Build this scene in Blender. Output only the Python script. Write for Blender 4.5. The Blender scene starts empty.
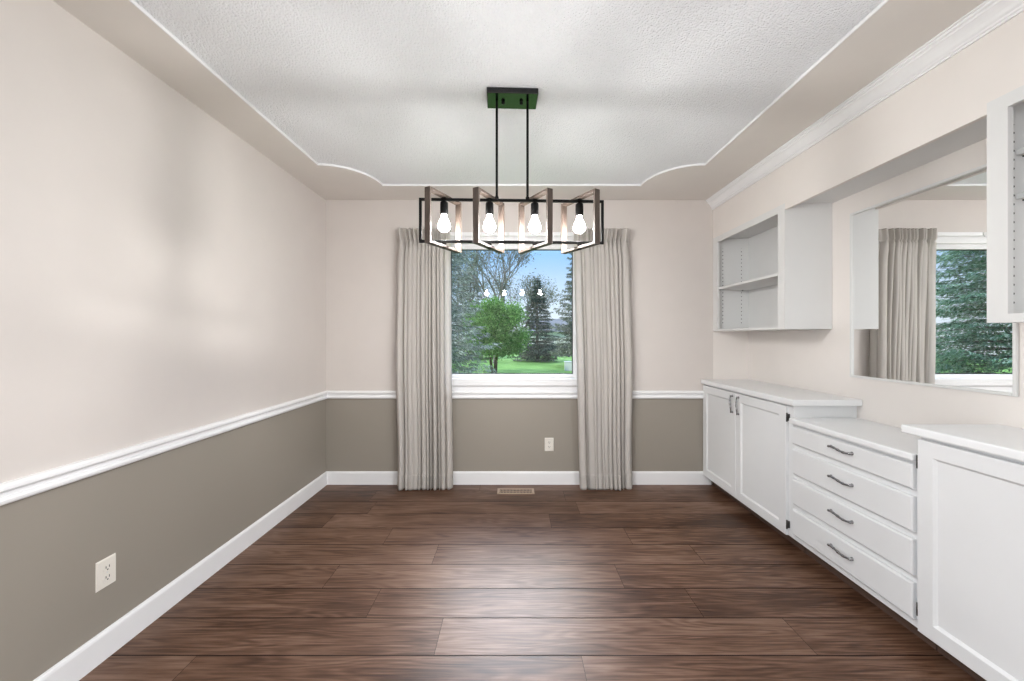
import bpy, bmesh, math, random
from mathutils import Vector, Matrix

S = bpy.context.scene
COL = S.collection
PI = math.pi

# ------------------------------------------------------------------ camera, sky, light, exposure
CH = 1.268                       # camera height
cam_d = bpy.data.cameras.new('camera')
cam = bpy.data.objects.new('camera', cam_d)
COL.objects.link(cam)
cam.location = (0, 0, CH)
cam.rotation_euler = (PI / 2, 0, 0)
cam_d.sensor_width = 36.0
cam_d.lens = 36.0 * 400 / 1024
cam_d.shift_x = -2.0 / 1024
cam_d.shift_y = -3.3 / 1024
cam_d.clip_start = 0.02
cam_d.clip_end = 500
S.camera = cam

S.view_settings.view_transform = 'Standard'
S.view_settings.look = 'None'
S.view_settings.gamma = 1.0
S.view_settings.use_curve_mapping = False
S.view_settings.exposure = 0.45

W = bpy.data.worlds.new('sky')
S.world = W
W.use_nodes = True
nt = W.node_tree
nt.nodes.clear()
out = nt.nodes.new('ShaderNodeOutputWorld')
bg = nt.nodes.new('ShaderNodeBackground')
tc = nt.nodes.new('ShaderNodeTexCoord')
sp = nt.nodes.new('ShaderNodeSeparateXYZ')
rp = nt.nodes.new('ShaderNodeValToRGB')
e = rp.color_ramp.elements
e[0].position = 0.0
e[0].color = (.70, .76, .84, 1)
e[1].position = 1.0
e[1].color = (.20, .42, .85, 1)
k = e.new(.06); k.color = (.66, .76, .88, 1)
k = e.new(.20); k.color = (.25, .46, .78, 1)
nt.links.new(tc.outputs['Generated'], sp.inputs[0])
nt.links.new(sp.outputs['Z'], rp.inputs[0])
# glow added to the unseen high sky, for glare on the floor
dt = nt.nodes.new('ShaderNodeVectorMath'); dt.operation = 'DOT_PRODUCT'
nm = nt.nodes.new('ShaderNodeVectorMath'); nm.operation = 'NORMALIZE'
nt.links.new(tc.outputs['Generated'], nm.inputs[0])
nt.links.new(nm.outputs[0], dt.inputs[0])
dt.inputs[1].default_value = (.03, math.cos(math.radians(42)), math.sin(math.radians(42)))
e1 = nt.nodes.new('ShaderNodeMath'); e1.operation = 'MULTIPLY_ADD'
e1.inputs[1].default_value = 38; e1.inputs[2].default_value = -38
nt.links.new(dt.outputs['Value'], e1.inputs[0])
e2 = nt.nodes.new('ShaderNodeMath'); e2.operation = 'EXPONENT'
nt.links.new(e1.outputs[0], e2.inputs[0])
e3 = nt.nodes.new('ShaderNodeMath'); e3.operation = 'MULTIPLY_ADD'
e3.inputs[1].default_value = 35.0; e3.inputs[2].default_value = .95
nt.links.new(e2.outputs[0], e3.inputs[0])
mc = nt.nodes.new('ShaderNodeMix'); mc.data_type = 'RGBA'
mc.inputs[7].default_value = (1, .98, .95, 1)
mc.clamp_factor = True
nt.links.new(e2.outputs[0], mc.inputs[0]); nt.links.new(rp.outputs[0], mc.inputs[6])
nt.links.new(mc.outputs[2], bg.inputs['Color'])
nt.links.new(e3.outputs[0], bg.inputs['Strength'])
nt.links.new(bg.outputs[0], out.inputs[0])

def lamp(name, kind, loc, rot, energy, color=(1, 1, 1), **kw):
    d = bpy.data.lights.new(name, kind)
    d.energy = energy
    d.color = color
    for a, b in kw.items():
        setattr(d, a, b)
    o = bpy.data.objects.new(name, d)
    COL.objects.link(o)
    o.location = loc
    o.rotation_euler = rot
    return o

sun = lamp('sun', 'SUN', (0, -5, 20), (0, 0, 0), 2.6, (1, .96, .9), angle=math.radians(3))
sun.rotation_euler = Vector((.55, .42, -.72)).to_track_quat('-Z', 'Y').to_euler()
# added fill lamps in two made-up side-wall openings, unseen behind the camera
REAR = -2.6
SW = (-2.35, -.45, .5, 2.25)       # their openings: y0, y1, z0, z1
for sx, rz in ((-1.70, -PI / 2), (2.10, PI / 2)):
    lamp('side_fill_light', 'AREA', (sx, (SW[0] + SW[1]) / 2, (SW[2] + SW[3]) / 2), (PI / 2, 0, rz), 58, (.93, .975, 1.0),
         shape='RECTANGLE', size=SW[1] - SW[0], size_y=SW[3] - SW[2])
BULB = 510.0                     # bulb radiance

# ------------------------------------------------------------------ materials
def lin(c):
    return tuple(((v / 255) / 12.92 if v / 255 <= .04045 else ((v / 255 + .055) / 1.055) ** 2.4) for v in c) + (1,)

def new_mat(name):
    m = bpy.data.materials.new(name)
    m.use_nodes = True
    return m, m.node_tree, m.node_tree.nodes['Principled BSDF']

def paint(name, rgb, rough=.5, bump=0.0, bscale=200, metal=0.0, spec=.5, mottle=.03, coat=0.0):
    m, t, b = new_mat(name)
    n = t.nodes.new('ShaderNodeTexNoise')
    co = t.nodes.new('ShaderNodeTexCoord')
    n.inputs['Scale'].default_value = 6
    n.inputs['Detail'].default_value = 4
    t.links.new(co.outputs['Object'], n.inputs['Vector'])
    mx = t.nodes.new('ShaderNodeMix'); mx.data_type = 'RGBA'
    c = lin(rgb)
    mx.inputs[6].default_value = tuple(v * (1 - mottle) for v in c[:3]) + (1,)
    mx.inputs[7].default_value = tuple(min(1, v * (1 + mottle)) for v in c[:3]) + (1,)
    t.links.new(n.outputs['Fac'], mx.inputs[0])
    t.links.new(mx.outputs[2], b.inputs['Base Color'])
    b.inputs['Roughness'].default_value = rough
    b.inputs['Metallic'].default_value = metal
    b.inputs['Specular IOR Level'].default_value = spec
    if bump:
        n2 = t.nodes.new('ShaderNodeTexNoise')
        n2.inputs['Scale'].default_value = bscale
        n2.inputs['Detail'].default_value = 3
        t.links.new(co.outputs['Object'], n2.inputs['Vector'])
        bp = t.nodes.new('ShaderNodeBump')
        bp.inputs['Strength'].default_value = bump
        bp.inputs['Distance'].default_value = .004
        t.links.new(n2.outputs['Fac'], bp.inputs['Height'])
        t.links.new(bp.outputs[0], b.inputs['Normal'])
    return m

M = {}
M['white'] = paint('white_satin_paint', (226, 227, 228), .38, .03, 120)
M['trim'] = paint('white_trim_paint', (238, 238, 239), .4)
M['shelfwhite'] = paint('white_shelf_paint', (222, 222, 221), .5)
M['counter'] = paint('white_laminate', (234, 235, 236), .3)
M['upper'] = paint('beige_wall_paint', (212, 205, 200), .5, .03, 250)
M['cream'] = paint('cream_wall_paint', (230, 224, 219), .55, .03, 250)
M['soffit'] = paint('beige_soffit_paint', (226, 221, 215), .6, .03, 250)
M['black'] = paint('black_metal', (5, 5, 5), .5, spec=.15)
M['canopy'] = paint('black_gloss_metal', (8, 9, 9), .18, spec=.55)
M['canopy'].node_tree.nodes['Principled BSDF'].inputs['IOR'].default_value = 1.5
M['pewter'] = paint('brushed_pewter', (158, 158, 160), .22, metal=1.0)
M['hinge'] = paint('dark_hinge_metal', (84, 82, 80), .35, metal=1.0)
M['silver'] = paint('silver_frame', (222, 222, 220), .35)
M['outlet'] = paint('ivory_plastic', (230, 225, 216), .35)
M['slot'] = paint('dark_slot', (48, 44, 42), .6)
M['hole'] = paint('peg_hole_dark', (60, 60, 62), .8)
M['bronze'] = paint('bronze_register', (176, 154, 136), .45)
M['duct'] = paint('duct_dark', (52, 42, 36), .8)
M['kick'] = paint('brown_toe_kick', (88, 68, 58), .6)
M['bark'] = paint('grey_bark', (128, 122, 116), .95, .8, 30, mottle=.3)
M['barkbrown'] = paint('brown_bark', (86, 68, 52), .95, .8, 30, mottle=.3)
M['siding'] = paint('white_siding', (226, 224, 220), .8)
M['roofing'] = paint('grey_shingle', (108, 112, 118), .9, .5, 8, mottle=.2)
M['fence'] = paint('grey_fence_wood', (104, 104, 106), .9)
M['subfloor'] = paint('dark_seam', (38, 27, 22), .9)

def peg_panel():
    # two columns of shelf-pin holes, 32 mm apart
    m = paint('white_shelf_paint_with_peg_holes', (222, 222, 221), .5)
    t = m.node_tree
    b = t.nodes['Principled BSDF']
    src = b.inputs['Base Color'].links[0].from_socket
    g = t.nodes.new('ShaderNodeNewGeometry')
    s = t.nodes.new('ShaderNodeSeparateXYZ')
    t.links.new(g.outputs['Position'], s.inputs[0])
    def op(kind, a, b_=None, c=None):
        n = t.nodes.new('ShaderNodeMath'); n.operation = kind
        for i, v in enumerate((a, b_, c)):
            if v is None: continue
            if isinstance(v, (int, float)): n.inputs[i].default_value = v
            else: t.links.new(v, n.inputs[i])
        return n.outputs[0]
    zz = op('SUBTRACT', op('WRAP', s.outputs['Z'], .032, 0.0), .016)
    dx = op('MINIMUM', op('ABSOLUTE', op('SUBTRACT', s.outputs['X'], 1.790)), op('ABSOLUTE', op('SUBTRACT', s.outputs['X'], 1.950)))
    d = op('SQRT', op('ADD', op('MULTIPLY', zz, zz), op('MULTIPLY', dx, dx)))
    hole = op('LESS_THAN', d, .0040)
    mid = op('LESS_THAN', op('ABSOLUTE', op('SUBTRACT', s.outputs['Z'], 1.70)), .33)
    mx = t.nodes.new('ShaderNodeMix'); mx.data_type = 'RGBA'
    mx.inputs[7].default_value = lin((60, 60, 62))
    t.links.new(op('MULTIPLY', hole, mid), mx.inputs[0])
    t.links.new(src, mx.inputs[6])
    t.links.new(mx.outputs[2], b.inputs['Base Color'])
    return m
M['pegpanel'] = peg_panel()

def two_tone():
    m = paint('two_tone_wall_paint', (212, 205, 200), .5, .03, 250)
    t = m.node_tree
    b = t.nodes['Principled BSDF']
    src = b.inputs['Base Color'].links[0].from_socket
    g = t.nodes.new('ShaderNodeNewGeometry')
    s = t.nodes.new('ShaderNodeSeparateXYZ')
    t.links.new(g.outputs['Position'], s.inputs[0])
    lt = t.nodes.new('ShaderNodeMath'); lt.operation = 'LESS_THAN'
    lt.inputs[1].default_value = .772
    t.links.new(s.outputs['Z'], lt.inputs[0])
    mx = t.nodes.new('ShaderNodeMix'); mx.data_type = 'RGBA'
    mx.inputs[7].default_value = lin((151, 144, 134))
    t.links.new(lt.outputs[0], mx.inputs[0])
    t.links.new(src, mx.inputs[6])
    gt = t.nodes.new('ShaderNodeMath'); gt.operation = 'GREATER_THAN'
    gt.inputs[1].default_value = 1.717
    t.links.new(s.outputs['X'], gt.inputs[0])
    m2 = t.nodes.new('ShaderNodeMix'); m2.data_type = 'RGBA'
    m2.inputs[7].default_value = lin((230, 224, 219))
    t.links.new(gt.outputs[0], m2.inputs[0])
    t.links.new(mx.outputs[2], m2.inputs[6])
    t.links.new(m2.outputs[2], b.inputs['Base Color'])
    return m
M['wall'] = two_tone()

def popcorn():
    m, t, b = new_mat('popcorn_ceiling')
    b.inputs['Base Color'].default_value = lin((243, 245, 248))
    b.inputs['Roughness'].default_value = .9
    co = t.nodes.new('ShaderNodeTexCoord')
    v = t.nodes.new('ShaderNodeTexVoronoi'); v.inputs['Scale'].default_value = 130
    n = t.nodes.new('ShaderNodeTexNoise'); n.inputs['Scale'].default_value = 70; n.inputs['Detail'].default_value = 5
    t.links.new(co.outputs['Object'], v.inputs['Vector'])
    t.links.new(co.outputs['Object'], n.inputs['Vector'])
    mm = t.nodes.new('ShaderNodeMath'); mm.operation = 'SUBTRACT'
    t.links.new(n.outputs['Fac'], mm.inputs[0]); t.links.new(v.outputs['Distance'], mm.inputs[1])
    bp = t.nodes.new('ShaderNodeBump'); bp.inputs['Strength'].default_value = .8; bp.inputs['Distance'].default_value = .007
    t.links.new(mm.outputs[0], bp.inputs['Height'])
    t.links.new(bp.outputs[0], b.inputs['Normal'])
    return m
M['popcorn'] = popcorn()

def plank_mat():
    m, t, b = new_mat('brown_oak_vinyl_plank')
    L = t.links.new
    uv = t.nodes.new('ShaderNodeUVMap'); uv.uv_map = 'UVMap'
    at = t.nodes.new('ShaderNodeAttribute'); at.attribute_name = 'tone'
    mp = t.nodes.new('ShaderNodeMapping'); mp.inputs['Scale'].default_value = (1.7, 42, 1)
    off = t.nodes.new('ShaderNodeVectorMath'); off.operation = 'MULTIPLY_ADD'
    cb = t.nodes.new('ShaderNodeCombineXYZ')
    L(at.outputs['Fac'], cb.inputs[0]); L(at.outputs['Fac'], cb.inputs[1]); L(at.outputs['Fac'], cb.inputs[2])
    off.inputs[1].default_value = (37, 53, 71)
    L(cb.outputs[0], off.inputs[0]); L(uv.outputs[0], off.inputs[2])
    L(off.outputs[0], mp.inputs['Vector'])
    # long grain streaks
    n1 = t.nodes.new('ShaderNodeTexNoise'); n1.inputs['Scale'].default_value = 2.2; n1.inputs['Detail'].default_value = 9; n1.inputs['Roughness'].default_value = .68
    L(mp.outputs[0], n1.inputs['Vector'])
    # cathedral figure
    mp2 = t.nodes.new('ShaderNodeMapping'); mp2.inputs['Scale'].default_value = (1.0, 9, 1)
    L(off.outputs[0], mp2.inputs['Vector'])
    n2 = t.nodes.new('ShaderNodeTexNoise'); n2.inputs['Scale'].default_value = .9; n2.inputs['Detail'].default_value = 2
    L(mp2.outputs[0], n2.inputs['Vector'])
    sn = t.nodes.new('ShaderNodeMath'); sn.operation = 'MULTIPLY'; sn.inputs[1].default_value = 95
    L(n2.outputs['Fac'], sn.inputs[0])
    sn2 = t.nodes.new('ShaderNodeMath'); sn2.operation = 'SINE'
    L(sn.outputs[0], sn2.inputs[0])
    # blotches
    n3 = t.nodes.new('ShaderNodeTexNoise'); n3.inputs['Scale'].default_value = 1.1; n3.inputs['Detail'].default_value = 4
    mp3 = t.nodes.new('ShaderNodeMapping'); mp3.inputs['Scale'].default_value = (1.3, 6, 1)
    L(off.outputs[0], mp3.inputs['Vector']); L(mp3.outputs[0], n3.inputs['Vector'])
    def ma(a, k, add):
        q = t.nodes.new('ShaderNodeMath'); q.operation = 'MULTIPLY_ADD'
        q.inputs[1].default_value = k
        L(a, q.inputs[0])
        if isinstance(add, (int, float)):
            q.inputs[2].default_value = add
        else:
            L(add, q.inputs[2])
        return q.outputs[0]
    s = ma(n1.outputs['Fac'], 1.3, -.55)
    s = ma(sn2.outputs[0], .085, s)
    s = ma(n3.outputs['Fac'], .9, s)
    s = ma(at.outputs['Fac'], .22, s)
    cr = t.nodes.new('ShaderNodeValToRGB')
    el = cr.color_ramp.elements
    el[0].position = .22; el[0].color = lin((48, 29, 19))
    el[1].position = 1.0; el[1].color = lin((128, 101, 85))
    q = el.new(.45); q.color = lin((71, 46, 31))
    q = el.new(.68); q.color = lin((99, 71, 54))
    L(s, cr.inputs[0])
    L(cr.outputs[0], b.inputs['Base Color'])
    b.inputs['Roughness'].default_value = .44
    b.inputs['Specular IOR Level'].default_value = .37
    bp = t.nodes.new('ShaderNodeBump'); bp.inputs['Strength'].default_value = .12; bp.inputs['Distance'].default_value = .002
    L(n1.outputs['Fac'], bp.inputs['Height']); L(bp.outputs[0], b.inputs['Normal'])
    return m
M['plank'] = plank_mat()

def wood(name, a, c, rough=.55, scale=(60, 60, 5)):
    m, t, b = new_mat(name)
    co = t.nodes.new('ShaderNodeTexCoord')
    mp = t.nodes.new('ShaderNodeMapping'); mp.inputs['Scale'].default_value = scale
    n = t.nodes.new('ShaderNodeTexNoise'); n.inputs['Scale'].default_value = 3; n.inputs['Detail'].default_value = 6
    t.links.new(co.outputs['Object'], mp.inputs[0]); t.links.new(mp.outputs[0], n.inputs['Vector'])
    cr = t.nodes.new('ShaderNodeValToRGB')
    cr.color_ramp.elements[0].position = .3; cr.color_ramp.elements[0].color = lin(a)
    cr.color_ramp.elements[1].position = .7; cr.color_ramp.elements[1].color = lin(c)
    t.links.new(n.outputs['Fac'], cr.inputs[0]); t.links.new(cr.outputs[0], b.inputs['Base Color'])
    b.inputs['Roughness'].default_value = rough
    return m
M['wood'] = wood('weathered_brown_wood', (52, 43, 37), (86, 72, 63))

def bulb_mat(name, k):
    m, t, b = new_mat(name)
    t.nodes.remove(b)
    em = t.nodes.new('ShaderNodeEmission')
    em.inputs['Color'].default_value = (1, .985, .965, 1)
    em.inputs['Strength'].default_value = BULB * k
    t.links.new(em.outputs[0], t.nodes['Material Output'].inputs['Surface'])
    return m
M['bulb'] = bulb_mat('lit_frosted_bulb', 1.0)
M['neck'] = bulb_mat('dimmer_bulb_neck', .065)

def mirror_mat():
    m, t, b = new_mat('mirror_silvering')
    b.inputs['Base Color'].default_value = (.93, .94, .94, 1)
    b.inputs['Metallic'].default_value = 1
    b.inputs['Roughness'].default_value = 0.0
    return m
M['mirror'] = mirror_mat()

def pane_mat():
    m, t, b = new_mat('window_glass')
    t.nodes.remove(b)
    tr = t.nodes.new('ShaderNodeBsdfTransparent')
    tr.inputs['Color'].default_value = (.97, .99, .985, 1)
    gl = t.nodes.new('ShaderNodeBsdfGlossy'); gl.inputs['Roughness'].default_value = 0.0
    fr = t.nodes.new('ShaderNodeFresnel'); fr.inputs['IOR'].default_value = 1.5
    mx = t.nodes.new('ShaderNodeMixShader')
    t.links.new(fr.outputs[0], mx.inputs[0]); t.links.new(tr.outputs[0], mx.inputs[1]); t.links.new(gl.outputs[0], mx.inputs[2])
    t.links.new(mx.outputs[0], t.nodes['Material Output'].inputs['Surface'])
    return m
M['pane'] = pane_mat()

def cloth_mat():
    m, t, b = new_mat('ivory_curtain_cloth')
    t.nodes.remove(b)
    co = t.nodes.new('ShaderNodeTexCoord')
    w = t.nodes.new('ShaderNodeTexNoise'); w.inputs['Scale'].default_value = 400
    t.links.new(co.outputs['Object'], w.inputs['Vector'])
    df = t.nodes.new('ShaderNodeBsdfDiffuse'); df.inputs['Color'].default_value = lin((223, 218, 213))
    tl = t.nodes.new('ShaderNodeBsdfTranslucent'); tl.inputs['Color'].default_value = lin((240, 238, 235))
    bp = t.nodes.new('ShaderNodeBump'); bp.inputs['Strength'].default_value = .08; bp.inputs['Distance'].default_value = .001
    t.links.new(w.outputs['Fac'], bp.inputs['Height']); t.links.new(bp.outputs[0], df.inputs['Normal'])
    mx = t.nodes.new('ShaderNodeMixShader'); mx.inputs[0].default_value = .46
    t.links.new(df.outputs[0], mx.inputs[1]); t.links.new(tl.outputs[0], mx.inputs[2])
    t.links.new(mx.outputs[0], t.nodes['Material Output'].inputs['Surface'])
    return m
M['cloth'] = cloth_mat()

def leaf_mat(name, a, c, scale=3.0):
    m, t, b = new_mat(name)
    t.nodes.remove(b)
    at = t.nodes.new('ShaderNodeAttribute'); at.attribute_name = 'tone'
    mx = t.nodes.new('ShaderNodeMix'); mx.data_type = 'RGBA'
    mx.inputs[6].default_value = lin(a); mx.inputs[7].default_value = lin(c)
    t.links.new(at.outputs['Fac'], mx.inputs[0])
    df = t.nodes.new('ShaderNodeBsdfDiffuse'); tl = t.nodes.new('ShaderNodeBsdfTranslucent')
    t.links.new(mx.outputs[2], df.inputs['Color']); t.links.new(mx.outputs[2], tl.inputs['Color'])
    ms = t.nodes.new('ShaderNodeMixShader'); ms.inputs[0].default_value = .3
    t.links.new(df.outputs[0], ms.inputs[1]); t.links.new(tl.outputs[0], ms.inputs[2])
    t.links.new(ms.outputs[0], t.nodes['Material Output'].inputs['Surface'])
    return m
M['spruce'] = leaf_mat('blue_spruce_needles', (104, 116, 104), (222, 227, 219))
M['spruceG'] = leaf_mat('green_spruce_needles', (92, 132, 94), (206, 224, 206))
M['spruceD'] = leaf_mat('dark_spruce_needles', (84, 96, 86), (164, 174, 164))
M['spruceL'] = leaf_mat('olive_spruce_needles', (92, 102, 86), (172, 180, 166))
M['leafG'] = leaf_mat('fresh_green_leaves', (74, 122, 58), (162, 206, 122))
M['leafS'] = leaf_mat('grey_green_sparse_leaves', (92, 100, 84), (150, 154, 138))

def lawn_mat():
    m, t, b = new_mat('lawn_grass')
    co = t.nodes.new('ShaderNodeTexCoord')
    n = t.nodes.new('ShaderNodeTexNoise'); n.inputs['Scale'].default_value = 1.2; n.inputs['Detail'].default_value = 8; n.inputs['Roughness'].default_value = .7
    t.links.new(co.outputs['Object'], n.inputs['Vector'])
    cr = t.nodes.new('ShaderNodeValToRGB')
    cr.color_ramp.elements[0].position = .35; cr.color_ramp.elements[0].color = lin((96, 140, 68))
    cr.color_ramp.elements[1].position = .7; cr.color_ramp.elements[1].color = lin((136, 176, 96))
    t.links.new(n.outputs['Fac'], cr.inputs[0]); t.links.new(cr.outputs[0], b.inputs['Base Color'])
    b.inputs['Roughness'].default_value = .95
    b.inputs['Specular IOR Level'].default_value = .1
    return m
M['lawn'] = lawn_mat()

# ------------------------------------------------------------------ mesh helpers
class MB:
    def __init__(self):
        self.v, self.f, self.s, self.t = [], [], [], []
    def add(self, vs, fs, smooth=False, tone=0.5):
        n = len(self.v)
        self.v += [tuple(p) for p in vs]
        for f in fs:
            self.f.append([i + n for i in f]); self.s.append(smooth); self.t.append(tone)
        return self
    def box(self, x0, x1, y0, y1, z0, z1):
        x0, x1 = min(x0, x1), max(x0, x1); y0, y1 = min(y0, y1), max(y0, y1); z0, z1 = min(z0, z1), max(z0, z1)
        vs = [(x, y, z) for z in (z0, z1) for y in (y0, y1) for x in (x0, x1)]
        return self.add(vs, [(0, 2, 3, 1), (4, 5, 7, 6), (0, 1, 5, 4), (2, 6, 7, 3), (0, 4, 6, 2), (1, 3, 7, 5)])
    def hexa(self, a, b):                     # two quads (lists of 4 points), joined
        return self.add(list(a) + list(b), [(3, 2, 1, 0), (4, 5, 6, 7), (0, 1, 5, 4), (1, 2, 6, 5), (2, 3, 7, 6), (3, 0, 4, 7)])
    def extrude(self, prof, axis, a, b, smooth=False):   # prof: closed 2-D outline; axis 'x': (y,z), 'y': (x,z), 'z': (x,y)
        def P(p, q):
            return {'x': (q, p[0], p[1]), 'y': (p[0], q, p[1]), 'z': (p[0], p[1], q)}[axis]
        n = len(prof)
        vs = [P(p, a) for p in prof] + [P(p, b) for p in prof]
        fs = [(i, (i + 1) % n, n + (i + 1) % n, n + i) for i in range(n)]
        fs += [tuple(range(n - 1, -1, -1)), tuple(range(n, 2 * n))]
        return self.add(vs, fs, smooth)
    def tube(self, pts, r, n=8, cap=True, tone=.5):
        pts = [Vector(p) for p in pts]
        rs = r if isinstance(r, (list, tuple)) else [r] * len(pts)
        vs, fs = [], []
        prev = None
        for i, p in enumerate(pts):
            d = (pts[min(i + 1, len(pts) - 1)] - pts[max(i - 1, 0)]).normalized()
            if prev is None:
                u = d.orthogonal().normalized()
            else:
                u = (prev - d * prev.dot(d))
                u = u.normalized() if u.length > 1e-6 else d.orthogonal().normalized()
            prev = u
            w = d.cross(u)
            for k in range(n):
                a = 2 * PI * k / n
                vs.append(p + (u * math.cos(a) + w * math.sin(a)) * rs[i])
        for i in range(len(pts) - 1):
            for k in range(n):
                fs.append((i * n + k, i * n + (k + 1) % n, (i + 1) * n + (k + 1) % n, (i + 1) * n + k))
        if cap:
            fs.append(tuple(range(n - 1, -1, -1)))
            fs.append(tuple((len(pts) - 1) * n + k for k in range(n)))
        return self.add(vs, fs, True, tone)
    def lathe(self, prof, c=(0, 0, 0), n=24):  # prof: (r,z) list
        vs, fs = [], []
        for r, z in prof:
            for k in range(n):
                a = 2 * PI * k / n
                vs.append((c[0] + r * math.cos(a), c[1] + r * math.sin(a), c[2] + z))
        for i in range(len(prof) - 1):
            for k in range(n):
                fs.append((i * n + k, i * n + (k + 1) % n, (i + 1) * n + (k + 1) % n, (i + 1) * n + k))
        fs.append(tuple(range(n - 1, -1, -1))); fs.append(tuple((len(prof) - 1) * n + k for k in range(n)))
        return self.add(vs, fs, True)
    def build(self, name, mat, parent=None, origin=None, bevel=0, seg=2, fix=True, tone=False):
        if origin is None:
            if parent is not None:
                origin = root_loc(parent)
            else:
                origin = (0, 0, 0)
        ox, oy, oz = origin
        me = bpy.data.meshes.new(name)
        me.from_pydata([(x - ox, y - oy, z - oz) for x, y, z in self.v], [], self.f)
        me.polygons.foreach_set('use_smooth', self.s)
        if tone:
            at = me.attributes.new('tone', 'FLOAT', 'FACE')
            at.data.foreach_set('value', self.t)
        if fix:
            bm = bmesh.new(); bm.from_mesh(me)
            bmesh.ops.recalc_face_normals(bm, faces=bm.faces)
            bm.to_mesh(me); bm.free()
        for mm in (mat if isinstance(mat, list) else [mat]):
            me.materials.append(mm)
        o = bpy.data.objects.new(name, me)
        COL.objects.link(o)
        if parent is not None:
            o.parent = parent
        else:
            o.location = origin
        if bevel:
            b = o.modifiers.new('bevel', 'BEVEL'); b.width = bevel; b.segments = seg; b.limit_method = 'ANGLE'; b.angle_limit = math.radians(40)
        return o

def root_loc(o):
    while o.parent is not None:
        o = o.parent
    return tuple(o.location)

def tag(o, label=None, cat=None, group=None, kind=None):
    if label: o['label'] = label
    if cat: o['category'] = cat
    if group: o['group'] = group
    if kind: o['kind'] = kind
    return o

def thing(name, loc, label, cat, group=None, rz=0.0, kind=None):
    o = bpy.data.objects.new(name, None)
    COL.objects.link(o)
    o.empty_display_size = .05
    o.location = loc
    o.rotation_euler = (0, 0, rz)
    return tag(o, label, cat, group, kind)

def struct(mb, name, mat, label=None, cat=None, bevel=0):
    return tag(mb.build(name, mat, bevel=bevel), label, cat, None, 'structure')

# ------------------------------------------------------------------ room dimensions
XL, XR, YB = -1.62, 2.018, 3.45
ZS, ZC = 2.45, 2.463              # soffit border, tray ceiling
XF = 1.717                        # face of the bulkhead and shelf units
XC = 1.625                        # face of the base cabinet doors
WX0, WX1, WZ0, WZ1 = -.605, .565, .885, 2.085   # window opening

# floor: planks in one mesh over a dark seam layer
def floor():
    rnd = random.Random(5)
    m = MB()
    m.box(XL - .1, XR + .1, REAR, YB + .1, -.06, -.0015)
    nsub = len(m.f)
    uvs = []
    W_ = .213
    fixed = {0: .268, 1: -.319, 2: -.67, 3: .56, 4: -.46, 5: .727, 6: .25}
    L_ = 1.53
    g, gy = .0009, .0026
    rows = []
    y = 1.381
    k = 0
    while y > REAR:
        y -= W_; k -= 1
    while y < YB + .02:
        off = fixed.get(k, rnd.uniform(-.7, .7))
        x = off - 3 * L_
        while x < XR + .05:
            x0, x1 = max(x, XL - .05), min(x + L_, XR + .05)
            if x1 - x0 > .02:
                y0, y1 = max(y, REAR), min(y + W_, YB + .05)
                if y1 - y0 > .01:
                    tone = rnd.random()
                    m.add([(x0 + g, y0 + gy, 0), (x1 - g, y0 + gy, 0), (x1 - g, y1 - gy, 0), (x0 + g, y1 - gy, 0)], [(0, 1, 2, 3)], False, tone)
                    uvs.append([(x0 - x, y0 - y), (x1 - x, y0 - y), (x1 - x, y1 - y), (x0 - x, y1 - y)])
            x += L_
        y += W_; k += 1
    o = m.build('floor', [M['subfloor'], M['plank']], fix=False, tone=True)
    me = o.data
    uv = me.uv_layers.new(name='UVMap')
    for p in me.polygons:
        if p.index >= nsub:
            p.material_index = 1
            q = uvs[p.index - nsub]
            for j, li in enumerate(p.loop_indices):
                uv.data[li].uv = q[j]
    tag(o, kind='structure')
floor()

# walls
T = .14
def side_wall(m, x0, x1, z0, z1):       # a side wall with an opening added for its fill lamp
    m.box(x0, x1, SW[1], YB + T, z0, z1); m.box(x0, x1, REAR, SW[0], z0, z1)
    m.box(x0, x1, SW[0], SW[1], z0, SW[2]); m.box(x0, x1, SW[0], SW[1], SW[3], z1)
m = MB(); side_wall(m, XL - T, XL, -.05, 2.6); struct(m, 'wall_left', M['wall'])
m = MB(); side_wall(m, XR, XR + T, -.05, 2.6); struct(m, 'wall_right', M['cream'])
m = MB()
m.box(XL, WX0, YB, YB + T, -.05, 2.6); m.box(WX1, XR, YB, YB + T, -.05, 2.6)
m.box(WX0, WX1, YB, YB + T, -.05, WZ0); m.box(WX0, WX1, YB, YB + T, WZ1, 2.6)
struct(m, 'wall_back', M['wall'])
m = MB()
m.box(XL - T, XR + T, REAR - T, REAR, -.05, 2.6)
struct(m, 'wall_rear', M['upper'])

# ceiling: textured tray, beige soffit border with scooped corners and a white edge
m = MB(); m.box(XL - T, XR + T, REAR - T, YB + T, ZC, 2.62); struct(m, 'ceiling', M['popcorn'])

def tray_outline():
    x0, x1, y0, y1 = -1.35, 1.315, -.9, 3.125
    rx, ry = .325, .375
    pts = []
    n = 14
    def arc(cx, cy, a0, a1):
        for i in range(n + 1):
            a = a0 + (a1 - a0) * i / n
            pts.append((cx + rx * math.cos(a), cy + ry * math.sin(a)))
    # inverted corners, walked clockwise so that each arc bulges into the tray
    arc(x0, y1, -PI / 2, 0)
    arc(x1, y1, PI, 1.5 * PI)
    arc(x1, y0, PI / 2, PI)
    arc(x0, y0, 0, PI / 2)
    return pts

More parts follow.
